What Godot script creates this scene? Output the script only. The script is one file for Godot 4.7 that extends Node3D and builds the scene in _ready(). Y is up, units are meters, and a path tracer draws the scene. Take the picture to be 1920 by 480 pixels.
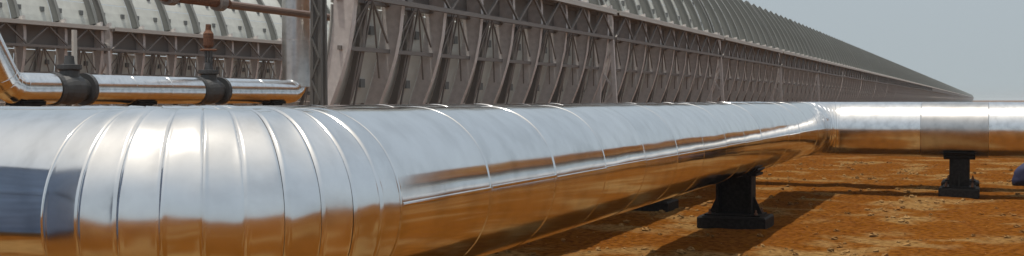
extends Node3D
# World axes: -Z runs along the collector rows, +X across them to the right, y up, metres.

const EYE := 1.56
const PIPE_Y := 1.07
const PIPE_R := 0.45
const ORD := ["first", "second", "third", "fourth", "fifth", "sixth", "seventh", "eighth", "ninth", "tenth", "eleventh", "twelfth", "thirteenth", "fourteenth", "fifteenth", "sixteenth", "seventeenth", "eighteenth"]

var rng := RandomNumberGenerator.new()
var dent := FastNoiseLite.new()
var M := {}
var taken := {}

# ---------------------------------------------------------------- helpers
func numbered(called: String) -> String:
	if not taken.has(called):
		taken[called] = 0
		return called
	taken[called] += 1
	return "%s_%03d" % [called, taken[called]]

func thing(called: String, label: String, category: String, at := Vector3.ZERO, turn := 0.0, group := "") -> Node3D:
	var o := Node3D.new()
	o.name = numbered(called)
	add_child(o)
	o.position = at
	o.rotation.y = turn
	tag(o, label, category, group)
	return o

func tag(o: Node, label: String, category: String, group := "") -> void:
	o.set_meta("label", label)
	o.set_meta("category", category)
	if group != "":
		o.set_meta("group", group)

func part(called: String, mesh: Mesh, mat, parent: Node, at := Vector3.ZERO) -> MeshInstance3D:
	var o := MeshInstance3D.new()
	o.name = called
	o.mesh = mesh
	if mat != null:
		o.material_override = mat
	parent.add_child(o, true)
	o.position = at
	return o

func begin() -> SurfaceTool:
	var st := SurfaceTool.new()
	st.begin(Mesh.PRIMITIVE_TRIANGLES)
	return st

func flat_done(st: SurfaceTool) -> ArrayMesh:
	st.generate_normals()
	return st.commit()

# a quad whose front is seen with a, b, c, d running clockwise
func quad(st: SurfaceTool, a: Vector3, b: Vector3, c: Vector3, d: Vector3) -> void:
	st.set_smooth_group(-1)
	for v in [a, b, c, a, c, d]:
		st.add_vertex(v)

# hexahedron: bottom ring b0..b3, top ring t0..t3, both counter-clockwise seen from the top
func hexa(st: SurfaceTool, b: Array, t: Array) -> void:
	quad(st, b[0], b[1], b[2], b[3])
	quad(st, t[3], t[2], t[1], t[0])
	for i in 4:
		var j := (i + 1) % 4
		quad(st, b[i], t[i], t[j], b[j])

func box(st: SurfaceTool, c: Vector3, s: Vector3, ch := 0.0) -> void:
	var h := s * 0.5
	if ch <= 0.0:
		var b := []
		var t := []
		for q in [[-1, 1], [1, 1], [1, -1], [-1, -1]]:
			b.append(c + Vector3(h.x * q[0], -h.y, h.z * q[1]))
			t.append(c + Vector3(h.x * q[0], h.y, h.z * q[1]))
		hexa(st, b, t)
		return
	var lv := [[-h.y, ch], [-h.y + ch, 0.0], [h.y - ch, 0.0], [h.y, ch]]
	var rings := []
	for l in lv:
		var r := []
		for q in [[-1, 1], [1, 1], [1, -1], [-1, -1]]:
			r.append(c + Vector3((h.x - l[1]) * q[0], l[0], (h.z - l[1]) * q[1]))
		rings.append(r)
	quad(st, rings[0][0], rings[0][1], rings[0][2], rings[0][3])
	quad(st, rings[3][3], rings[3][2], rings[3][1], rings[3][0])
	for k in 3:
		for i in 4:
			var j := (i + 1) % 4
			quad(st, rings[k][i], rings[k + 1][i], rings[k + 1][j], rings[k][j])

# square bar between two points
func bar(st: SurfaceTool, a: Vector3, b: Vector3, w: float, h := -1.0) -> void:
	if h < 0.0:
		h = w
	var ax := (b - a).normalized()
	var side := ax.cross(Vector3.UP)
	if side.length() < 0.01:
		side = Vector3.RIGHT
	side = side.normalized()
	var up := side.cross(ax).normalized()
	var ra := []
	var rb := []
	for q in [[-1, -1], [1, -1], [1, 1], [-1, 1]]:
		var o: Vector3 = side * (w * 0.5 * q[0]) + up * (h * 0.5 * q[1])
		ra.append(a + o)
		rb.append(b + o)
	hexa(st, ra, rb)

# lathe about an axis through c; prof = [[along, radius], ...]
func lathe(st: SurfaceTool, c: Vector3, axis: Vector3, prof: Array, n := 20) -> void:
	var ax := axis.normalized()
	var u := ax.cross(Vector3.UP)
	if u.length() < 0.01:
		u = ax.cross(Vector3.RIGHT)
	u = u.normalized()
	var w := ax.cross(u)
	for k in prof.size() - 1:
		for i in n:
			var p := []
			for kk in [k, k + 1]:
				for ii in [i, i + 1]:
					var t: float = TAU * ii / n
					p.append(c + ax * prof[kk][0] + (u * cos(t) + w * sin(t)) * prof[kk][1])
			quad(st, p[0], p[1], p[3], p[2])

# strip swept in z: sec = [[inner Vector2, outer Vector2], ...] in the x-y plane
func strip(st: SurfaceTool, sec: Array, z0: float, z1: float) -> void:
	for k in sec.size() - 1:
		var a: Vector2 = sec[k][0]
		var b: Vector2 = sec[k][1]
		var c: Vector2 = sec[k + 1][1]
		var d: Vector2 = sec[k + 1][0]
		var f := func(p: Vector2, z: float) -> Vector3: return Vector3(p.x, p.y, z)
		quad(st, f.call(a, z0), f.call(b, z0), f.call(c, z0), f.call(d, z0))
		quad(st, f.call(d, z1), f.call(c, z1), f.call(b, z1), f.call(a, z1))
		quad(st, f.call(b, z0), f.call(b, z1), f.call(c, z1), f.call(c, z0))
		quad(st, f.call(a, z0), f.call(d, z0), f.call(d, z1), f.call(a, z1))
		if k == 0:
			quad(st, f.call(a, z0), f.call(a, z1), f.call(b, z1), f.call(b, z0))
		if k == sec.size() - 2:
			quad(st, f.call(d, z0), f.call(c, z0), f.call(c, z1), f.call(d, z1))

# ---------------------------------------------------------------- materials
func noise_tex(freq: float, octaves: int, stops: Array, cols: Array, size := 512, seed_ := 1, normal := false, strength := 4.0) -> NoiseTexture2D:
	var n := FastNoiseLite.new()
	n.seed = seed_
	n.noise_type = FastNoiseLite.TYPE_SIMPLEX_SMOOTH
	n.frequency = freq
	n.fractal_octaves = octaves
	var t := NoiseTexture2D.new()
	t.width = size
	t.height = size
	t.seamless = true
	t.noise = n
	if normal:
		t.as_normal_map = true
		t.bump_strength = strength
	elif cols.size() > 0:
		var g := Gradient.new()
		g.offsets = PackedFloat32Array(stops)
		g.colors = PackedColorArray(cols)
		t.color_ramp = g
	return t

func lin(r: float, g: float, b: float) -> Color:
	return Color(r, g, b).linear_to_srgb()

func mat(col: Color, rough: float, metal := 0.0) -> StandardMaterial3D:
	var m := StandardMaterial3D.new()
	m.albedo_color = col
	m.roughness = rough
	m.metallic = metal
	return m

func tri(m: StandardMaterial3D, scale: float, world := true) -> void:
	m.uv1_triplanar = true
	m.uv1_world_triplanar = world
	m.uv1_scale = Vector3.ONE * scale

func grey(v: float) -> Color:
	return Color(v, v, v)

func make_materials() -> void:
	var smear := noise_tex(0.012, 4, [0.0, 0.45, 1.0], [grey(0.8), grey(0.88), grey(1.0)], 512, 5)
	var film := noise_tex(0.02, 5, [0.2, 0.5, 0.8], [grey(0.90), grey(0.97), grey(1.0)], 512, 6)
	for k in 5:
		var m := mat([lin(0.88, 0.885, 0.89), lin(0.85, 0.86, 0.87), lin(0.90, 0.90, 0.90), lin(0.60, 0.59, 0.58), lin(0.88, 0.885, 0.89)][k], [0.12, 0.145, 0.11, 0.34, 0.23][k], 1.0)
		m.roughness_texture = smear
		m.albedo_texture = film
		tri(m, 0.35 + 0.05 * k)
		M["alu%d" % k] = m
		if k < 3:
			var g: StandardMaterial3D = m.duplicate()
			g.roughness = 0.16 + 0.02 * k
			M["gore%d" % k] = g
	M.galv = mat(lin(0.58, 0.545, 0.53), 0.6)
	M.galv.albedo_texture = noise_tex(0.03, 4, [0.2, 0.8], [grey(0.93), grey(1.0)], 256, 9)
	tri(M.galv, 1.0)
	M.brace = mat(lin(0.19, 0.175, 0.165), 0.7)
	M.dark_galv = mat(lin(0.11, 0.107, 0.10), 0.6)
	M.back = mat(lin(0.56, 0.58, 0.55), 0.6)
	M.back.albedo_texture = noise_tex(0.02, 4, [0.2, 0.8], [grey(0.94), grey(1.0)], 256, 11)
	tri(M.back, 0.5)
	M.arm_up = mat(lin(0.185, 0.19, 0.18), 0.6)
	M.pad = mat(lin(0.16, 0.17, 0.17), 0.6)
	M.mirror = mat(lin(0.88, 0.9, 0.9), 0.02, 1.0)
	M.lip = mat(lin(0.52, 0.50, 0.46), 0.5)
	M.steel_dark = mat(lin(0.022, 0.019, 0.018), 0.6)
	M.steel_dark.metallic_specular = 0.2
	M.steel_dark.albedo_texture = noise_tex(0.04, 4, [0.2, 0.8], [grey(0.7), grey(1.0)], 256, 12)
	tri(M.steel_dark, 1.5)
	M.valve = mat(lin(0.05, 0.052, 0.055), 0.5)
	M.rust = mat(lin(0.21, 0.09, 0.045), 0.8)
	M.rust.albedo_texture = noise_tex(0.05, 4, [0.2, 0.8], [grey(0.65), grey(1.0)], 256, 13)
	tri(M.rust, 1.5)
	M.glass = mat(lin(0.16, 0.10, 0.075), 0.35)
	M.concrete = mat(lin(0.32, 0.28, 0.23), 0.9)
	M.concrete.albedo_texture = noise_tex(0.03, 5, [0.2, 0.8], [grey(0.75), grey(1.0)], 256, 14)
	tri(M.concrete, 1.2)
	M.blue = mat(lin(0.28, 0.40, 0.60), 0.5)
	M.blue.albedo_texture = noise_tex(0.02, 4, [0.2, 0.8], [grey(0.8), grey(1.0)], 256, 15)
	tri(M.blue, 0.6)
	M.sack = mat(lin(0.018, 0.022, 0.07), 0.75)
	M.rubber = mat(lin(0.02, 0.02, 0.02), 0.8)
	# soil: fine grains times the large patches held in the vertex colours
	var s := mat(Color.WHITE, 0.95)
	s.metallic_specular = 0.0
	s.vertex_color_use_as_albedo = true
	s.albedo_texture = noise_tex(0.02, 6, [0.18, 0.4, 0.55, 0.7, 0.86], [Color(0.66, 0.62, 0.58), Color(0.84, 0.81, 0.78), Color(0.9, 0.89, 0.87), Color(0.96, 0.95, 0.94), Color(1, 1, 1)], 1024, 21)
	s.normal_enabled = true
	s.normal_texture = noise_tex(0.03, 5, [], [], 1024, 22, true, 9.0)
	s.normal_scale = 0.8
	tri(s, 0.45)
	M.soil = s
	M.pebble = mat(Color.WHITE, 0.95)
	M.pebble.metallic_specular = 0.0
	M.pebble.vertex_color_use_as_albedo = true

# ---------------------------------------------------------------- clad pipe
func ring(c: Vector3, right: Vector3, up: Vector3, r: float, n: int) -> Array:
	var a := []
	for i in n:
		var t := TAU * i / n
		a.append(c + right * (cos(t) * r) + up * (sin(t) * r))
	return a

# one sheet of cladding between two rings of points, with a swaged bead at its start
func sheet(ca: Vector3, ra: Array, cb: Vector3, rb: Array, length: float, dents: float) -> ArrayMesh:
	var n: int = ra.size()
	var k_l := maxi(4, int(length / 0.16))
	var us := [-0.002 / length, 0.003 / length, 0.006 / length, 0.010 / length, 0.013 / length]
	var hs := [-0.005, 0.0012, 0.0024, 0.0024, 0.0012]
	us.append(0.0165 / length)
	hs.append(0.0012)
	for k in range(0, k_l + 1):
		us.append(lerpf(0.020 / length, 1.0 - 0.010 / length, float(k) / k_l))
		hs.append(0.0012)
	us.append(1.0 - 0.005 / length)
	hs.append(0.0012)
	us.append(1.0 - 0.001 / length)
	hs.append(-0.005)
	us.append(1.0 + 0.012 / length)
	hs.append(-0.008)
	var st := begin()
	st.set_smooth_group(0)
	var ph := rng.randf() * 40.0
	for k in us.size():
		var u: float = us[k]
		var c := ca.lerp(cb, u)
		for i in n:
			var p: Vector3 = (ra[i] as Vector3).lerp(rb[i], u)
			var rad := (p - c).normalized()
			var q := p * 1.0 + Vector3(ph, 0, 0)
			var d := dent.get_noise_3dv(q) * dents * smoothstep(0.0, 0.15, u) * smoothstep(1.0, 0.85, u)
			st.add_vertex(p + rad * (hs[k] + d))
	for k in us.size() - 1:
		for i in n:
			var j := (i + 1) % n
			var a := k * n + i
			var b := k * n + j
			var e := (k + 1) * n + j
			var f := (k + 1) * n + i
			for v in [a, f, e, a, e, b]:
				st.add_index(v)
	st.generate_normals()
	return st.commit()

func jitter(c: Vector3, amt: float) -> Vector3:
	return c + Vector3(rng.randf_range(-amt, amt), rng.randf_range(-amt, amt), rng.randf_range(-amt, amt))

func straight(owner_: Node, a: Vector3, b: Vector3, r: float, cuts: Array, n := 72, dents := 0.004, kinds := [], seam := -9.0) -> void:
	# cuts = fractions along a..b where a sheet ends
	var ax := (b - a).normalized()
	var right := ax.cross(Vector3.UP)
	if right.length() < 0.1:
		right = ax.cross(Vector3.BACK)
	right = right.normalized()
	var up := right.cross(ax)
	var total := a.distance_to(b)
	var last := 0.0
	for k in cuts.size():
		var f: float = cuts[k]
		var ca := a + ax * (total * last)
		var cb := a + ax * (total * f)
		var j := 0.002
		ca += right * rng.randf_range(-j, j) + up * rng.randf_range(-j, j)
		cb += right * rng.randf_range(-j, j) + up * rng.randf_range(-j, j)
		var ml := sheet(ca, ring(ca, right, up, r, n), cb, ring(cb, right, up, r - 0.001, n), total * (f - last), dents)
		var kind: int = kinds[k] if k < kinds.size() else rng.randi_range(0, 2)
		var o := part("cladding_sheet", ml, M["alu%d" % kind], owner_)
		# the longitudinal lap of the sheet, a rounded ridge along its side
		if seam > -8.0:
			var ang := seam + rng.randf_range(-0.012, 0.012)
			var dirv := right * cos(ang) + up * sin(ang)
			var st := begin()
			lathe(st, ca + dirv * (r + 0.001) + ax * 0.012, ax, [[0, 0], [0.0, 0.010], [cb.distance_to(ca) - 0.02, 0.010], [cb.distance_to(ca) - 0.02, 0]], 10)
			part("lap_seam", flat_done(st), M["alu%d" % kind], o)
		last = f

func bend(owner_: Node, c: Vector3, rad: float, r: float, from_dir: Vector3, to_dir: Vector3, up: Vector3, side: float, gores: int, n := 72, dents := 0.003, angle := PI * 0.5) -> void:
	# ring centres run from c+from_dir*rad to c+to_dir*rad; side +1: the ring's right vector points away from the bend's centre
	for g in gores:
		var cs := []
		var rs := []
		for e in 2:
			var ph := angle * (g + e) / gores
			var dv := from_dir * cos(ph) + to_dir * sin(ph)
			var cc := c + dv * rad
			cs.append(cc)
			rs.append(ring(cc, dv * side, up, r + (0.0 if e == 0 else -0.001) + 0.002, n))
		var j := 0.0035
		var off := Vector3(rng.randf_range(-j, j), rng.randf_range(-j, j), rng.randf_range(-j, j))
		for i in n:
			rs[1][i] += off
		var len: float = (cs[0] as Vector3).distance_to(cs[1])
		part("elbow_gore", sheet(cs[0], rs[0], cs[1] + off, rs[1], len, dents), M["gore%d" % rng.randi_range(0, 2)], owner_)

func even(n: int) -> Array:
	var a := []
	for i in n:
		a.append(float(i + 1) / n)
	return a

func pipe_support(at: Vector3, turn: float, top: float, r: float, label: String, wide := 0.5) -> void:
	# local x across the pipe, local z along it
	var t := thing("pipe_support", label, "pipe support", at, turn, "dark steel supports under the pipes")
	var st := begin()
	box(st, Vector3(0, 0.05, 0), Vector3(wide * 1.35, 0.16, 0.62), 0.02)
	part("footing", flat_done(st), M.steel_dark, t)
	st = begin()
	box(st, Vector3(0, 0.143, 0), Vector3(wide * 1.1, 0.02, 0.5))
	part("base_plate", flat_done(st), M.steel_dark, t)
	for sx in [-1, 1]:
		for sz in [-1, 1]:
			st = begin()
			lathe(st, Vector3(sx * wide * 0.46, 0.153, sz * 0.2), Vector3.UP, [[0, 0.022], [0.025, 0.022], [0.025, 0.012], [0.06, 0.012], [0.06, 0]], 6)
			part("anchor_bolt", flat_done(st), M.rust, t)
	var h := top - r * 0.9
	st = begin()
	box(st, Vector3(0, (0.153 + h) * 0.5, 0), Vector3(wide * 0.62, h - 0.155, 0.03))
	part("web", flat_done(st), M.steel_dark, t)
	for s in [-1, 1]:
		st = begin()
		var x0: float = s * wide * 0.33
		box(st, Vector3(x0, (0.153 + h) * 0.5, 0), Vector3(0.03, h - 0.155, 0.30))
		part("flange", flat_done(st), M.steel_dark, t)
		st = begin()
		strip(st, [[Vector2(x0 + s * 0.017, 0.155), Vector2(x0 + s * wide * 0.2, 0.155)], [Vector2(x0 + s * 0.017, 0.36), Vector2(x0 + s * (0.03), 0.36)]] if s < 0 else [[Vector2(x0 + wide * 0.2, 0.155), Vector2(x0 + 0.017, 0.155)], [Vector2(x0 + 0.03, 0.36), Vector2(x0 + 0.017, 0.36)]], -0.012, 0.012)
		part("gusset", flat_done(st), M.steel_dark, t)
	# curved saddle hugging the underside
	st = begin()
	var sec := []
	for k in 13:
		var a := -PI * 0.5 + lerpf(-0.72, 0.72, k / 12.0)
		var d := Vector2(cos(a), sin(a))
		sec.append([Vector2(0, top) + d * (r + 0.012), Vector2(0, top) + d * (r + 0.035)])
	strip(st, sec, 0.24, -0.24)
	part("saddle", flat_done(st), M.steel_dark, t)
	st = begin()
	box(st, Vector3(0, h - 0.02, 0), Vector3(wide * 0.95, 0.03, 0.46))
	part("cap_plate", flat_done(st), M.steel_dark, t)

# ---------------------------------------------------------------- collectors
const FOC := 1.71
const HALF := 2.885
const VY := 2.95
const BAY := 1.5
const BAYS := 8

func par(x: float, off: float) -> Vector2:
	# point of the mirror profile at x along the aperture, off metres out of its back (towards +x of the world)
	var sl := x / (2.0 * FOC)
	var nrm := Vector2(1.0, sl).normalized()
	return Vector2(-x * x / (4.0 * FOC), VY + x) + nrm * off

func panel_mesh(x0: float, x1: float, w: float) -> ArrayMesh:
	var k := 6
	var back := begin()
	var front := begin()
	var sb := []
	for i in k + 1:
		var x := lerpf(x0, x1, float(i) / k)
		sb.append([par(x, 0.0), par(x, 0.012)])
	strip(back, sb, 0.0, -w)
	back.generate_normals()
	var m := back.commit()
	m.surface_set_material(0, M.back)
	# the silvered face just proud of the front
	for i in k:
		var xa := lerpf(x0 + 0.004, x1 - 0.004, float(i) / k)
		var xb := lerpf(x0 + 0.004, x1 - 0.004, float(i + 1) / k)
		var a := par(xa, -0.002)
		var b := par(xb, -0.002)
		front.set_smooth_group(0)
		for v in [Vector3(a.x, a.y, -0.004), Vector3(b.x, b.y, -0.004), Vector3(b.x, b.y, -w + 0.004), Vector3(a.x, a.y, -0.004), Vector3(b.x, b.y, -w + 0.004), Vector3(a.x, a.y, -w + 0.004)]:
			front.add_vertex(v)
	front.generate_normals()
	front.commit(m)
	m.surface_set_material(1, M.mirror)
	return m

func arm_mesh(lower: bool, copies := [0.0], simple := false) -> ArrayMesh:
	var st := begin()
	var n := 5 if simple else 10
	for z in copies:
		var web := []
		var fl := []
		for i in n + 1:
			var f := float(i) / n
			var x: float
			var d: float
			if lower:
				x = lerpf(0.75, -HALF + 0.1, f)
				d = lerpf(0.40, 0.12, f)
			else:
				x = lerpf(0.72, HALF - 0.1, f)
				d = lerpf(0.24, 0.13, f)
			var pair := [par(x, 0.03), par(x, 0.03 + d)]
			var pf := [par(x, 0.03 + d + 0.001), par(x, 0.03 + d + 0.016)]
			if lower:
				pair.reverse()
				pf.reverse()
			web.append(pair)
			fl.append(pf)
		strip(st, web, z + 0.012, z - 0.012)
		strip(st, fl, z + 0.05, z - 0.05)
	return flat_done(st)

var C := {}

func make_collector_meshes() -> void:
	var L := BAY * BAYS
	var edges := [-HALF, -1.45, -0.03, 1.42, HALF]
	C.panels = []
	C.pads = []
	for k in 4:
		var x0: float = edges[k] + 0.012
		var x1: float = edges[k + 1] - 0.012
		C.panels.append(panel_mesh(x0, x1, BAY - 0.03))
		var spots := []
		for fx in [0.22, 0.78]:
			for fz in [0.22, 0.78]:
				var p := par(lerpf(x0, x1, fx), 0.035)
				spots.append(Vector3(p.x, p.y, -fz * BAY + 0.015))
		C.pads.append(spots)
	var sp := begin()
	box(sp, Vector3.ZERO, Vector3(0.05, 0.13, 0.13))
	C.pad = flat_done(sp)
	C.long_panels = []
	for k in 4:
		C.long_panels.append(panel_mesh(edges[k] + 0.012, edges[k + 1] - 0.012, L - 0.03))
	C.arm_low = arm_mesh(true)
	C.arm_up = arm_mesh(false)
	var zs := []
	for i in BAYS + 1:
		zs.append(-BAY * i)
	C.arms_low_all = arm_mesh(true, zs, true)
	C.arms_up_all = arm_mesh(false, zs, true)
	# dark rib half-way along a bay, lower half only
	var st := begin()
	var sec := []
	for i in 9:
		var x := lerpf(0.1, -HALF + 0.2, i / 8.0)
		sec.append([par(x, 0.17), par(x, 0.05)])
	strip(st, sec, 0.035, -0.035)
	C.mid_rib = flat_done(st)
	# torque box: chords, lattice, cover plate
	C.chords = []
	for q in [[0.12, 0.05], [0.48, 0.05], [0.12, 0.62], [0.48, 0.62]]:
		st = begin()
		box(st, Vector3(q[0], VY + q[1], -L * 0.5), Vector3(0.07, 0.07, L))
		C.chords.append(flat_done(st))
	st = begin()
	for i in BAYS * 2:
		var za := -BAY * 0.5 * i
		var zb := -BAY * 0.5 * (i + 1)
		var lo := VY + 0.07
		var hi := VY + 0.60
		bar(st, Vector3(0.48, lo if i % 2 == 0 else hi, za), Vector3(0.48, hi if i % 2 == 0 else lo, zb), 0.04)
		bar(st, Vector3(0.15, VY + 0.05, za if i % 2 == 0 else zb), Vector3(0.46, VY + 0.05, zb if i % 2 == 0 else za), 0.04)
	C.lattice = flat_done(st)
	st = begin()
	box(st, Vector3(0.345, VY + 0.68, -L * 0.5), Vector3(0.48, 0.03, L - 0.02))
	box(st, Vector3(0.572, VY + 0.655, -L * 0.5), Vector3(0.02, 0.11, L - 0.02))
	C.cover = flat_done(st)
	st = begin()
	box(st, Vector3(0.09, VY + 0.33, -L * 0.5), Vector3(0.02, 0.62, L - 0.02))
	C.inner_plate = flat_done(st)
	# fan bracing of one bay
	C.fan = []
	var hub := par(-0.1, 0.2)
	for q in [[-0.05, 0.08], [-0.55, 0.12], [-1.0, 0.45]]:
		for s in [0, 1]:
			st = begin()
			var pa := par(0.05, 0.24)
			var pb := par(q[0] - 0.45, 0.22)
			var z0: float = -BAY * 0.5 + (-0.06 if s == 0 else 0.06)
			var z1: float = -BAY * (1.0 - q[1]) if s == 0 else -BAY * q[1]
			bar(st, Vector3(pa.x, pa.y, z0), Vector3(pb.x, pb.y, z1), 0.024)
			C.fan.append(flat_done(st))
	st = begin()
	var pc := par(-0.62, 0.2)
	box(st, Vector3(pc.x, pc.y, -L * 0.5), Vector3(0.05, 0.06, L))
	C.purlin = flat_done(st)
	st = begin()
	lathe(st, Vector3(-FOC, VY, 0), Vector3.FORWARD, [[0.02, 0.0], [0.02, 0.06], [L - 0.02, 0.06], [L - 0.02, 0.0]], 12)
	C.receiver = flat_done(st)
	st = begin()
	bar(st, Vector3(-0.04, VY + 0.06, 0), Vector3(-FOC, VY + 0.075, 0), 0.05)
	C.strut = flat_done(st)

func collector(at: Vector3, label: String, group: String, fine: bool, pads: bool, called := "solar_collector") -> Node3D:
	var t := thing(called, label, "solar collector", at, 0.0, group)
	if fine:
		for b in BAYS:
			for k in 4:
				var p := part("mirror_panel", C.panels[k], null, t, Vector3(0, 0, -BAY * b - 0.015))
				if pads:
					for q in C.pads[k]:
						part("mounting_pad", C.pad, M.pad, p, q)
			part("middle_rib", C.mid_rib, M.brace, t, Vector3(0, 0, -BAY * (b + 0.5)))
			for fm in C.fan:
				part("brace", fm, M.brace, t, Vector3(0, 0, -BAY * b))
		for b in BAYS + 1:
			var inset := 0.06 if b == 0 else (-0.06 if b == BAYS else 0.0)
			part("lower_arm", C.arm_low, M.galv, t, Vector3(0, 0, -BAY * b - inset))
			part("upper_arm", C.arm_up, M.arm_up, t, Vector3(0, 0, -BAY * b - inset))
	else:
		for k in 4:
			part("mirror_panel", C.long_panels[k], null, t, Vector3(0, 0, -0.015))
		var a := part("lower_arms", C.arms_low_all, M.galv, t, Vector3(0, 0, 0))
		a.set_meta("kind", "stuff")
		a = part("upper_arms", C.arms_up_all, M.arm_up, t, Vector3(0, 0, 0))
		a.set_meta("kind", "stuff")
	for ch in C.chords:
		part("chord", ch, M.brace, t)
	part("box_lattice", C.lattice, M.brace, t)
	part("inner_plate", C.inner_plate, M.brace, t)
	part("cover_plate", C.cover, M.lip, t)
	part("purlin", C.purlin, M.brace, t)
	part("receiver_tube", C.receiver, M.glass, t)
	for z in [-3.0, -9.0]:
		part("receiver_strut", C.strut, M.brace, t, Vector3(0, 0, z))
	return t

func pylon(at: Vector3, label: String) -> void:
	var t := thing("collector_pylon", label, "pylon", at, 0.0, "pylons that carry the collectors")
	var st := begin()
	box(st, Vector3(0.3, 0.1, 0), Vector3(0.9, 0.3, 0.5), 0.02)
	part("footing", flat_done(st), M.concrete, t)
	for s in [-1, 1]:
		st = begin()
		bar(st, Vector3(0.3 + s * 0.28, 0.25, 0), Vector3(0.3 + s * 0.12, VY + 0.02, 0), 0.09, 0.09)
		part("leg", flat_done(st), M.galv, t)
	st = begin()
	for k in 5:
		var y0 := 0.35 + k * 0.48
		var w0 := lerpf(0.26, 0.12, y0 / VY)
		var w1 := lerpf(0.26, 0.12, (y0 + 0.48) / VY)
		var sg := 1.0 if k % 2 == 0 else -1.0
		bar(st, Vector3(0.3 - w0 * sg, y0, 0), Vector3(0.3 + w1 * sg, y0 + 0.48, 0), 0.04)
	part("lattice", flat_done(st), M.galv, t)
	st = begin()
	lathe(st, Vector3(0.3, VY + 0.1, 0.07), Vector3.FORWARD, [[0, 0], [0, 0.16], [0.14, 0.16], [0.14, 0]], 14)
	part("bearing", flat_done(st), M.brace, t)

func end_pylon(at: Vector3) -> void:
	var t := thing("end_pylon", "slim dark lattice post at the near end of the front row", "pylon", at)
	var st := begin()
	for sx in [-1, 1]:
		for sz in [-1, 1]:
			st = begin()
			bar(st, Vector3(0.3 + sx * 0.07, 0, sz * 0.07), Vector3(0.3 + sx * 0.055, VY + 0.1, sz * 0.055), 0.045)
			part("leg", flat_done(st), M.dark_galv, t)
	for k in 10:
		st = begin()
		var sg := 1.0 if k % 2 == 0 else -1.0
		bar(st, Vector3(0.3 - 0.06 * sg, 0.15 + k * 0.28, 0.09), Vector3(0.3 + 0.06 * sg, 0.43 + k * 0.28, 0.09), 0.022)
		part("brace", flat_done(st), M.dark_galv, t)
	st = begin()
	lathe(st, Vector3(0.3, VY + 0.3, 0.12), Vector3.FORWARD, [[0, 0], [0, 0.2], [0.24, 0.2], [0.24, 0.09], [0.86, 0.09], [0.86, 0]], 18)
	part("bearing", flat_done(st), M.dark_galv, t)
	st = begin()
	box(st, Vector3(0.3, 0.08, 0), Vector3(0.6, 0.26, 0.6), 0.02)
	part("footing", flat_done(st), M.concrete, t)

# ---------------------------------------------------------------- valves and small things
func gate_valve(at: Vector3, r: float, stem_top: float, rust_head: bool, label: String) -> void:
	# at = centre of the bore; flow along z
	var t := thing("gate_valve", label, "valve", at, 0.0, "valves in the thin pipe")
	var st := begin()
	lathe(st, Vector3(0, 0, 0.34), Vector3.FORWARD, [[0, 0], [0, r * 0.7], [0.08, r * 0.75], [0.2, r * 0.98], [0.34, r * 1.05], [0.48, r * 0.98], [0.6, r * 0.75], [0.68, r * 0.7], [0.68, 0]], 24)
	part("body", flat_done(st), M.valve, t)
	for s in [-1, 1]:
		st = begin()
		lathe(st, Vector3(0, 0, 0.04 + s * 0.36), Vector3.FORWARD, [[0, 0], [0, r * 1.08], [0.08, r * 1.08], [0.08, 0]], 24)
		part("flange", flat_done(st), M.valve, t)
	st = begin()
	lathe(st, Vector3(0, r * 0.6, 0), Vector3.UP, [[0, 0.17], [0.16, 0.15], [0.18, 0.2], [0.25, 0.2], [0.26, 0.09], [0.4, 0.07], [0.4, 0]], 18)
	part("bonnet", flat_done(st), M.valve, t)
	var y0 := r * 0.6 + 0.38
	for s in [-1, 1]:
		st = begin()
		bar(st, Vector3(s * 0.07, y0, 0), Vector3(s * 0.055, stem_top - 0.28, 0), 0.035)
		part("yoke_arm", flat_done(st), M.valve, t)
	st = begin()
	lathe(st, Vector3(0, y0, 0), Vector3.UP, [[0, 0.025], [stem_top - y0, 0.025], [stem_top - y0, 0]], 10)
	part("stem", flat_done(st), M.valve, t)
	if rust_head:
		st = begin()
		lathe(st, Vector3(0, stem_top - 0.42, 0), Vector3.UP, [[0, 0], [0, 0.07], [0.05, 0.10], [0.28, 0.10], [0.34, 0.06], [0.46, 0.05], [0.46, 0]], 16)
		part("actuator_head", flat_done(st), M.rust, t)
	# handwheel: rim and spokes
	var ti := TorusMesh.new()
	ti.inner_radius = 0.13
	ti.outer_radius = 0.17
	ti.rings = 24
	ti.ring_segments = 8
	part("handwheel", ti, M.rust if rust_head else M.valve, t, Vector3(0, stem_top - 0.3 if not rust_head else stem_top - 0.46, 0))

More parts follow.
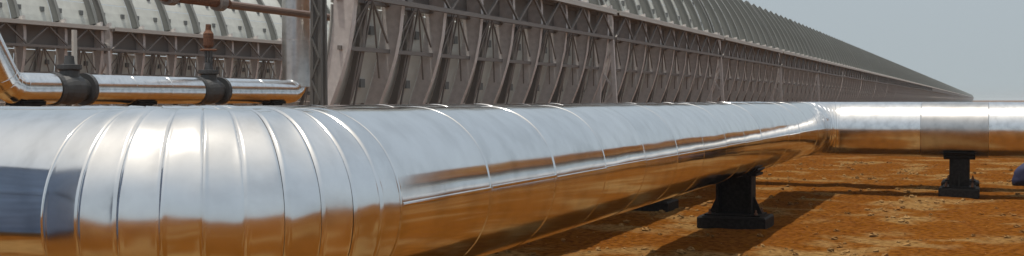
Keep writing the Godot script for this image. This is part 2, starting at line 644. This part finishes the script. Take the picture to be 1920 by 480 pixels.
func make_container(y0: float, label: String) -> void:
	var t := thing("shipping_container", label, "container", Vector3(-8.7, y0, 0.75), 0.0, "stacked blue containers")
	var L := 6.06
	var W := 2.44
	var H := 2.59
	var st := begin()
	for sx in [-1, 1]:
		for sz in [-1, 1]:
			box(st, Vector3(sx * (L * 0.5 - 0.08), H * 0.5, sz * (W * 0.5 - 0.08)), Vector3(0.16, H, 0.16), 0.01)
	part("corner_posts", flat_done(st), M.blue, t)
	for s in [-1, 1]:
		st = begin()
		var n := 26
		var z0: float = s * (W * 0.5 - 0.03)
		for i in n * 4:
			var fr := func(k: int) -> Vector3:
				var x := -L * 0.5 + 0.16 + (L - 0.32) * k / (n * 4.0)
				var ph := k % 4
				return Vector3(x, 0.15, z0 - s * (0.0 if ph < 2 else 0.036))
			var a: Vector3 = fr.call(i)
			var b: Vector3 = fr.call(i + 1)
			var up := Vector3(0, H - 0.28, 0)
			quad(st, a, a + up, b + up, b)
		part("side_wall", flat_done(st), M.blue, t)
	st = begin()
	for s in [-1, 1]:
		box(st, Vector3(0, 0.075, s * (W * 0.5 - 0.06)), Vector3(L - 0.3, 0.15, 0.12))
		box(st, Vector3(0, H - 0.06, s * (W * 0.5 - 0.05)), Vector3(L - 0.3, 0.12, 0.1))
	part("rails", flat_done(st), M.blue, t)
	st = begin()
	box(st, Vector3(0, H - 0.05, 0), Vector3(L - 0.32, 0.04, W - 0.2))
	part("roof_sheet", flat_done(st), M.blue, t)
	st = begin()
	box(st, Vector3(0, 0.12, 0), Vector3(L - 0.32, 0.04, W - 0.24))
	part("floor_deck", flat_done(st), M.blue, t)
	for s in [-1, 1]:
		st = begin()
		box(st, Vector3(L * 0.5 - 0.04, H * 0.5, s * 0.53), Vector3(0.05, H - 0.3, 1.04), 0.01)
		var d := part("door", flat_done(st), M.blue, t)
		st = begin()
		bar(st, Vector3(L * 0.5 + 0.01, 0.2, s * 0.35), Vector3(L * 0.5 + 0.01, H - 0.2, s * 0.35), 0.035)
		part("lock_rod", flat_done(st), M.galv, d)
	st = begin()
	box(st, Vector3(-L * 0.5 + 0.04, H * 0.5, 0), Vector3(0.04, H - 0.28, W - 0.34))
	part("end_wall", flat_done(st), M.blue, t)

func make_sack(at: Vector3) -> void:
	# a slumped sack leaning to the right
	var t := thing("blue_sack", "dark blue slumped sack on the soil beyond the pipe at the right edge", "sack", at)
	var st := begin()
	st.set_smooth_group(0)
	var n := 24
	var rows := 14
	var nz := FastNoiseLite.new()
	nz.seed = 4
	nz.frequency = 3.0
	for k in rows + 1:
		var f := float(k) / rows
		var r := 0.19 * pow(sin(PI * clampf(0.12 + f * 0.83, 0, 1)), 0.6) * lerpf(1.1, 0.75, f)
		if k == 0:
			r = 0.001
		var c := Vector3(f * f * 0.28, maxf(0.0, (f - 0.06)) * 0.56 - 0.01, 0)
		for i in n:
			var a := TAU * i / n
			var d := Vector3(cos(a), 0, sin(a))
			st.add_vertex(c + d * r * (1.0 + 0.35 * nz.get_noise_3dv(c + d * 0.25)))
	for k in rows:
		for i in n:
			var j := (i + 1) % n
			for v in [k * n + i, (k + 1) * n + i, (k + 1) * n + j, k * n + i, (k + 1) * n + j, k * n + j]:
				st.add_index(v)
	st.generate_normals()
	part("bag", st.commit(), M.sack, t)
	st = begin()
	lathe(st, Vector3(0.26, 0.505, 0), Vector3(0.6, 0.8, 0), [[0, 0.0], [0.0, 0.07], [0.05, 0.05], [0.13, 0.10], [0.14, 0.0]], 12)
	part("tied_neck", flat_done(st), M.sack, t)

# ---------------------------------------------------------------- ground
func soil_color(x: float, z: float, n1: FastNoiseLite, n2: FastNoiseLite) -> Color:
	var base := Color(0.180, 0.069, 0.0135)
	var pale := Color(0.26, 0.155, 0.062)
	var dark := Color(0.135, 0.048, 0.009)
	var a := n1.get_noise_2d(x, z)
	var b := n2.get_noise_2d(x, z)
	var c := base.lerp(dark, clampf(b * 1.1 + 0.2, 0.0, 1.0) * 0.7)
	c = c.lerp(pale, smoothstep(0.02, 0.42, a + b * 0.35) * 0.9)
	return c

func make_ground() -> void:
	var n1 := FastNoiseLite.new()
	n1.seed = 31
	n1.frequency = 0.55
	n1.fractal_octaves = 4
	var n2 := FastNoiseLite.new()
	n2.seed = 32
	n2.frequency = 1.6
	n2.fractal_octaves = 4
	var n3 := FastNoiseLite.new()
	n3.seed = 33
	n3.frequency = 0.9
	n3.fractal_octaves = 5
	var axis_at := func(lo: float, hi: float, step: float, far: float) -> Array:
		var a := []
		var p := lo
		while p < hi + 0.001:
			a.append(p)
			p += step
		var d := step
		var q := hi
		while q < far:
			d *= 1.25
			q += d
			a.append(q)
		d = step
		q = lo
		while q > -far:
			d *= 1.25
			q -= d
			a.push_front(q)
		return a
	var xs: Array = axis_at.call(-7.0, 9.0, 0.09, 6000.0)
	var zs: Array = axis_at.call(-32.0, -2.0, 0.09, 6000.0)
	var st := begin()
	st.set_smooth_group(0)
	for z in zs:
		for x in xs:
			var near := smoothstep(60.0, 25.0, Vector2(x, z + 15.0).length())
			var h := n3.get_noise_2d(x, z) * 0.035 * near + n2.get_noise_2d(x * 3.0, z * 3.0) * 0.012 * near
			st.set_color(soil_color(x, z, n1, n2))
			st.add_vertex(Vector3(x, h - 0.02 * near, z))
	var w: int = xs.size()
	for j in zs.size() - 1:
		for i in w - 1:
			var a := j * w + i
			for v in [a, a + 1, a + w + 1, a, a + w + 1, a + w]:
				st.add_index(v)
	st.generate_normals()
	var g := part("ground", st.commit(), M.soil, self)
	g.set_meta("kind", "structure")
	tag(g, "flat orange-brown sandy soil with pale stony patches", "ground")
	# loose stones and clods
	var sm := begin()
	var ico := []
	for k in 4:
		for i in 6:
			var la := -PI * 0.5 + PI * k / 3.0
			var lo := TAU * (i + 0.5 * k) / 6.0
			var rr := 1.0 + 0.22 * sin(i * 2.3 + k * 1.7)
			ico.append(Vector3(cos(la) * cos(lo), sin(la) * 0.6, cos(la) * sin(lo)) * rr)
	for k in 3:
		for i in 6:
			var j := (i + 1) % 6
			quad(sm, ico[k * 6 + i], ico[(k + 1) * 6 + i], ico[(k + 1) * 6 + j], ico[k * 6 + j])
	var pm := flat_done(sm)
	var mm := MultiMesh.new()
	mm.transform_format = MultiMesh.TRANSFORM_3D
	mm.use_colors = true
	mm.mesh = pm
	var N := 6500
	mm.instance_count = N
	var i0 := 0
	while i0 < N:
		var x := rng.randf_range(-6.0, 9.0)
		var z := rng.randf_range(-31.0, -8.0)
		var dens := smoothstep(0.0, 0.4, n1.get_noise_2d(x, z) + n2.get_noise_2d(x, z) * 0.35)
		if rng.randf() > 0.10 + dens:
			continue
		var s := 0.007 + 0.05 * pow(rng.randf(), 6.0)
		var b := Basis.from_euler(Vector3(rng.randf() * 0.5, rng.randf() * TAU, rng.randf() * 0.5)).scaled(Vector3(s, s * rng.randf_range(0.6, 1.0), s))
		var h := n3.get_noise_2d(x, z) * 0.035 + n2.get_noise_2d(x * 3.0, z * 3.0) * 0.012 - 0.02
		mm.set_instance_transform(i0, Transform3D(b, Vector3(x, h + s * 0.25, z)))
		var c := soil_color(x, z, n1, n2).lerp(Color(0.28, 0.175, 0.075), rng.randf() * 0.7)
		mm.set_instance_color(i0, c * rng.randf_range(0.85, 1.2))
		i0 += 1
	var mi := MultiMeshInstance3D.new()
	mi.name = "gravel"
	mi.multimesh = mm
	mi.material_override = M.pebble
	add_child(mi)
	mi.set_meta("kind", "stuff")
	tag(mi, "loose pale stones and clods strewn over the orange soil", "gravel")

# ---------------------------------------------------------------- scene
func _ready() -> void:
	rng.seed = 77
	dent.seed = 8
	dent.frequency = 2.3
	dent.fractal_octaves = 2
	# camera
	var cam := Camera3D.new()
	cam.name = "camera"
	cam.position = Vector3(0, EYE, 0)
	cam.rotation = Vector3(-atan(53.0 / 2200.0), deg_to_rad(21.9), 0)
	cam.fov = rad_to_deg(2.0 * atan(240.0 / 2200.0))
	cam.near = 0.1
	cam.far = 9000.0
	add_child(cam)
	# sky
	var env := Environment.new()
	env.background_mode = Environment.BG_SKY
	var sky := Sky.new()
	var ps := ProceduralSkyMaterial.new()
	ps.sky_top_color = Color(0.68, 0.725, 0.77)
	ps.sky_horizon_color = Color(0.655, 0.695, 0.712)
	ps.sky_curve = 0.16
	ps.ground_bottom_color = Color(0.45, 0.32, 0.18)
	ps.ground_horizon_color = Color(0.66, 0.68, 0.68)
	ps.sun_angle_max = 85.0
	ps.sun_curve = 0.55
	sky.sky_material = ps
	env.sky = sky
	env.tonemap_mode = Environment.TONE_MAPPER_LINEAR
	env.tonemap_exposure = 1.06
	env.fog_enabled = true
	env.fog_density = 0.0004
	env.fog_light_color = Color(0.72, 0.75, 0.77)
	env.sdfgi_enabled = true
	env.ssao_enabled = true
	env.ssil_enabled = true
	var we := WorldEnvironment.new()
	we.name = "world_environment"
	we.environment = env
	add_child(we)
	# sun: high, from the left of the rows and slightly from behind the camera
	var sun := DirectionalLight3D.new()
	sun.name = "sun"
	sun.light_energy = 1.1
	sun.light_color = Color(1.0, 0.97, 0.925)
	sun.light_angular_distance = 0.5
	sun.shadow_enabled = true
	add_child(sun)
	sun.look_at_from_position(Vector3(-0.10, 0.98, 0.12) * 50.0, Vector3.ZERO)

	make_materials()
	make_ground()
	make_collector_meshes()

	# ---- collector rows
	var lv := 8.55
	var z0 := -14.4
	var L := BAY * BAYS
	for i in 16:
		collector(Vector3(-lv, 0, z0 - (L + 0.25) * i), "%s collector module of the front row, counted from its near end" % ORD[i], "collectors of the front row", i < 10, i < 4)
	end_pylon(Vector3(-lv, 0, -13.6))
	for i in 4:
		pylon(Vector3(-lv, 0, z0 + 0.125 - (L + 0.25) * (i + 1)), "%s pylon between modules of the front row, counted from its near end" % ORD[i])
	far_rows(-lv, z0 - (L + 0.25) * 16)
	var l2 := 23.9
	for i in 5:
		collector(Vector3(-l2, 0, -15.0 - (L + 0.25) * i), "%s collector module of the second row, behind the thin pipe, counted from the left" % ORD[i], "collectors of the second row", i < 4, i < 4)
	for i in 5:
		pylon(Vector3(-l2, 0, -14.875 - (L + 0.25) * i), "%s pylon of the second row behind the thin pipe, counted from the left" % ORD[i])
	for i in 7:
		collector(Vector3(6.75, 0, -23.5 - (L + 0.25) * i), "%s collector module of the row beyond the right edge, mirrored in the pipe" % ORD[i], "collectors of the mirrored row", false, false)

	# ---- the big clad pipe
	var R1 := 0.60
	var R2 := 0.62
	var xs := -2.85
	var t1 := 4.65
	var t2 := 20.5
	var P := thing("clad_pipe", "large aluminium-clad pipe bending through the foreground and away to the right", "pipe")
	var y := PIPE_Y
	straight(P, Vector3(xs - R1 - 7.5, y, -(t1 - R1)), Vector3(xs - R1, y, -(t1 - R1)), PIPE_R, even(7), 80, 0.005)
	bend(P, Vector3(xs - R1, y, -t1), R1, PIPE_R, Vector3.BACK, Vector3.RIGHT, Vector3.UP, 1.0, 10, 80, 0.009)
	straight(P, Vector3(xs, y, -t1), Vector3(xs, y, -(t2 - R2)), PIPE_R, even(15), 80, 0.003, [], 0.05)
	bend(P, Vector3(xs + R2, y, -(t2 - R2)), R2, PIPE_R, Vector3.LEFT, Vector3.FORWARD, Vector3.UP, -1.0, 8, 72, 0.004)
	var xa := xs + R2
	var xb := 14.0
	var cuts := []
	for x in [-0.945, 0.075, 1.1, 2.15, 3.2, 4.25, 5.3, 6.35, 7.4, 8.45, 9.5, 10.6, 11.7, 12.8, 14.0]:
		cuts.append((x - xa) / (xb - xa))
	straight(P, Vector3(xa, y, -t2), Vector3(xb, y, -t2), PIPE_R, cuts, 72, 0.003, [4, 3, 4, 4, 4, 4, 4, 4, 4, 4, 4, 4, 4, 4, 4])

	pipe_support(Vector3(xs, 0, -14.55), 0.0, y, PIPE_R, "dark steel support under the receding run of the big pipe", 0.62)
	pipe_support(Vector3(xs, 0, -5.2), 0.0, y, PIPE_R, "dark steel support hidden behind the elbow of the big pipe", 0.62)
	pipe_support(Vector3(-0.36, 0, -t2), PI * 0.5, y, PIPE_R, "dark waisted support under the crossing pipe at the right")
	pipe_support(Vector3(5.4, 0, -t2), PI * 0.5, y, PIPE_R, "dark support under the crossing pipe beyond the right edge")
	pipe_support(Vector3(10.8, 0, -t2), PI * 0.5, y, PIPE_R, "dark support at the far end of the crossing pipe")
	pipe_support(Vector3(-7.5, 0, -(t1 - R1)), PI * 0.5, y, PIPE_R, "dark support under the big pipe beyond the left edge")

	# ---- its twin, running alongside behind it
	var gap := 1.65
	var B := thing("return_pipe", "second clad pipe running close behind the large foreground pipe", "pipe")
	straight(B, Vector3(xs - gap - R1 - 7.5, y, -(t1 - R1 + gap)), Vector3(xs - gap - R1, y, -(t1 - R1 + gap)), PIPE_R, even(7), 64, 0.004)
	bend(B, Vector3(xs - gap - R1, y, -(t1 + gap)), R1, PIPE_R, Vector3.BACK, Vector3.RIGHT, Vector3.UP, 1.0, 10, 64, 0.004)
	straight(B, Vector3(xs - gap, y, -(t1 + gap)), Vector3(xs - gap, y, -(t2 + gap - R2)), PIPE_R, even(15), 64, 0.003)
	bend(B, Vector3(xs - gap + R2, y, -(t2 + gap - R2)), R2, PIPE_R, Vector3.LEFT, Vector3.FORWARD, Vector3.UP, -1.0, 8, 64, 0.004)
	straight(B, Vector3(xs - gap + R2, y, -(t2 + gap)), Vector3(14.0, y, -(t2 + gap)), PIPE_R, even(17), 64, 0.003)
	pipe_support(Vector3(xs - gap, 0, -16.3), 0.0, y, PIPE_R, "dark steel support under the receding run of the rear pipe", 0.62)
	pipe_support(Vector3(-0.37, 0, -(t2 + gap)), PI * 0.5, y, PIPE_R, "dark support under the rear crossing pipe, behind the waisted one")
	pipe_support(Vector3(6.2, 0, -(t2 + gap)), PI * 0.5, y, PIPE_R, "dark support under the rear crossing pipe beyond the right edge")
	pipe_support(Vector3(-8.2, 0, -(t1 - R1 + gap)), PI * 0.5, y, PIPE_R, "dark support under the rear pipe beyond the left edge")

	# ---- thin pipe behind, with riser and valves
	var lp := -14.0
	var yp := 1.735
	var rp := 0.25
	var Q := thing("thin_pipe", "thin bright clad pipe with a tall riser behind the big elbow", "pipe")
	# positions along the row of the ends and the valves
	var ta := 14.15
	var v1 := 15.25
	var v2 := 19.0
	var te := 21.8
	straight(Q, Vector3(lp, yp, -ta), Vector3(lp, yp, -(v1 - 0.42)), rp, [1.0], 40, 0.002, [4, 4, 4])
	straight(Q, Vector3(lp, yp, -(v1 + 0.42)), Vector3(lp, yp, -(v2 - 0.42)), rp, even(3), 40, 0.002, [4, 4, 4])
	straight(Q, Vector3(lp, yp, -(v2 + 0.42)), Vector3(lp, yp, -te), rp, even(2), 40, 0.002, [4, 4, 4])
	bend(Q, Vector3(lp, yp + 0.35, -te), 0.35, rp, Vector3.DOWN, Vector3.FORWARD, Vector3.RIGHT, 1.0, 6, 40, 0.002)
	straight(Q, Vector3(lp, yp + 0.1, -te - 0.35), Vector3(lp, 4.9, -te - 0.35), 0.31, even(3), 40, 0.002, [3, 3, 3])
	bend(Q, Vector3(lp + 0.4, 4.9, -te - 0.35), 0.4, rp, Vector3.LEFT, Vector3.UP, Vector3.BACK, 1.0, 6, 40, 0.002)
	straight(Q, Vector3(lp + 0.4, 5.3, -te - 0.35), Vector3(lp + 2.4, 5.3, -te - 0.35), rp, even(2), 40, 0.002, [4, 4, 4])
	# left end slants up and away
	var ba := deg_to_rad(58.0)
	bend(Q, Vector3(lp, yp + 0.4, -ta), 0.4, rp, Vector3.DOWN, Vector3.BACK, Vector3.RIGHT, 1.0, 4, 40, 0.002, ba)
	var be := Vector3(lp, yp + 0.4 - 0.4 * cos(ba), -ta + 0.4 * sin(ba))
	straight(Q, be, be + Vector3(0, sin(ba), cos(ba)) * 2.6, rp, even(2), 40, 0.002, [4, 4, 4])
	gate_valve(Vector3(lp, yp, -v1), rp, 0.62, false, "dark valve with a slim grey spindle in the thin pipe")
	gate_valve(Vector3(lp, yp, -v2), rp, 1.25, true, "dark valve with a rust-brown head in the thin pipe")
	for q in [[14.3, "dark post under the left end of the thin pipe"], [17.0, "dark post under the middle of the thin pipe"], [21.2, "dark post under the thin pipe next to its riser"]]:
		pipe_support(Vector3(lp, 0, -q[0]), 0.0, yp, rp, q[1], 0.4)

	# ---- rusty crossover pipe over two dark posts in front of the second row
	make_rusty_pipe()
	make_container(0.0, "lower blue steel container of the stack beyond the left edge, mirrored in the pipe")
	make_container(2.6, "upper blue steel container of the stack beyond the left edge, mirrored in the pipe")
	make_sack(Vector3(0.64, 0, -23.4))

func make_rusty_pipe() -> void:
	# the inlet stub at the near end of the front row's receiver line
	var X := -8.55 - FOC
	var t := thing("rusty_pipe", "short rust-brown pipe stub high up to the left of the tall riser", "pipe")
	var st := begin()
	lathe(st, Vector3(X, VY + 0.02, -12.9), Vector3.FORWARD, [[0, 0], [0, 0.08], [1.46, 0.08], [1.46, 0]], 14)
	part("tube", flat_done(st), M.rust, t)
	for q in [13.0, 14.1]:
		st = begin()
		lathe(st, Vector3(X, VY + 0.02, -q), Vector3.FORWARD, [[0, 0], [0, 0.13], [0.14, 0.13], [0.14, 0]], 14)
		part("clamp", flat_done(st), M.brace, t)
	st = begin()
	bar(st, Vector3(X, VY + 0.15, -13.07), Vector3(X + 0.0, VY + 0.9, -13.07), 0.06)
	part("hanger", flat_done(st), M.rust, t)
	t = thing("grey_post", "thin grey post rising behind the thin pipe next to the plain valve", "post", Vector3(-14.3, 0, -15.7))
	st = begin()
	lathe(st, Vector3.ZERO, Vector3.UP, [[0, 0.05], [2.74, 0.045], [2.74, 0]], 12)
	part("tube", flat_done(st), M.lip, t)
	st = begin()
	box(st, Vector3(0, 0.01, 0), Vector3(0.25, 0.04, 0.25), 0.005)
	part("base_plate", flat_done(st), M.lip, t)

func far_rows(x: float, zstart: float) -> void:
	# the far stretches of the front row, each one long driven assembly
	var names := ["nearest", "second", "third", "fourth", "fifth", "farthest"]
	var LA := 144.0
	for i in 6:
		var t := thing("solar_collector_line", "%s of the long far stretches where the front row dwindles" % names[i], "solar collector", Vector3(x, 0, zstart - (LA + 3.0) * i), 0.0, "far stretches of the front row")
		var edges := [-HALF, -0.03, HALF]
		for k in 2:
			part("mirror_panel", panel_mesh(edges[k] + 0.01, edges[k + 1] - 0.01, LA), null, t)
		var zs := []
		for q in 96:
			zs.append(-1.5 * q - 0.1)
		var a := part("lower_arms", arm_mesh(true, zs, true), M.galv, t)
		a.set_meta("kind", "stuff")
		a = part("upper_arms", arm_mesh(false, zs, true), M.arm_up, t)
		a.set_meta("kind", "stuff")
		var st := begin()
		box(st, Vector3(0.345, VY + 0.68, -LA * 0.5), Vector3(0.48, 0.03, LA))
		box(st, Vector3(0.572, VY + 0.655, -LA * 0.5), Vector3(0.02, 0.11, LA))
		part("cover_plate", flat_done(st), M.lip, t)
		st = begin()
		box(st, Vector3(0.3, VY + 0.33, -LA * 0.5), Vector3(0.40, 0.6, LA))
		part("torque_box", flat_done(st), M.brace, t)
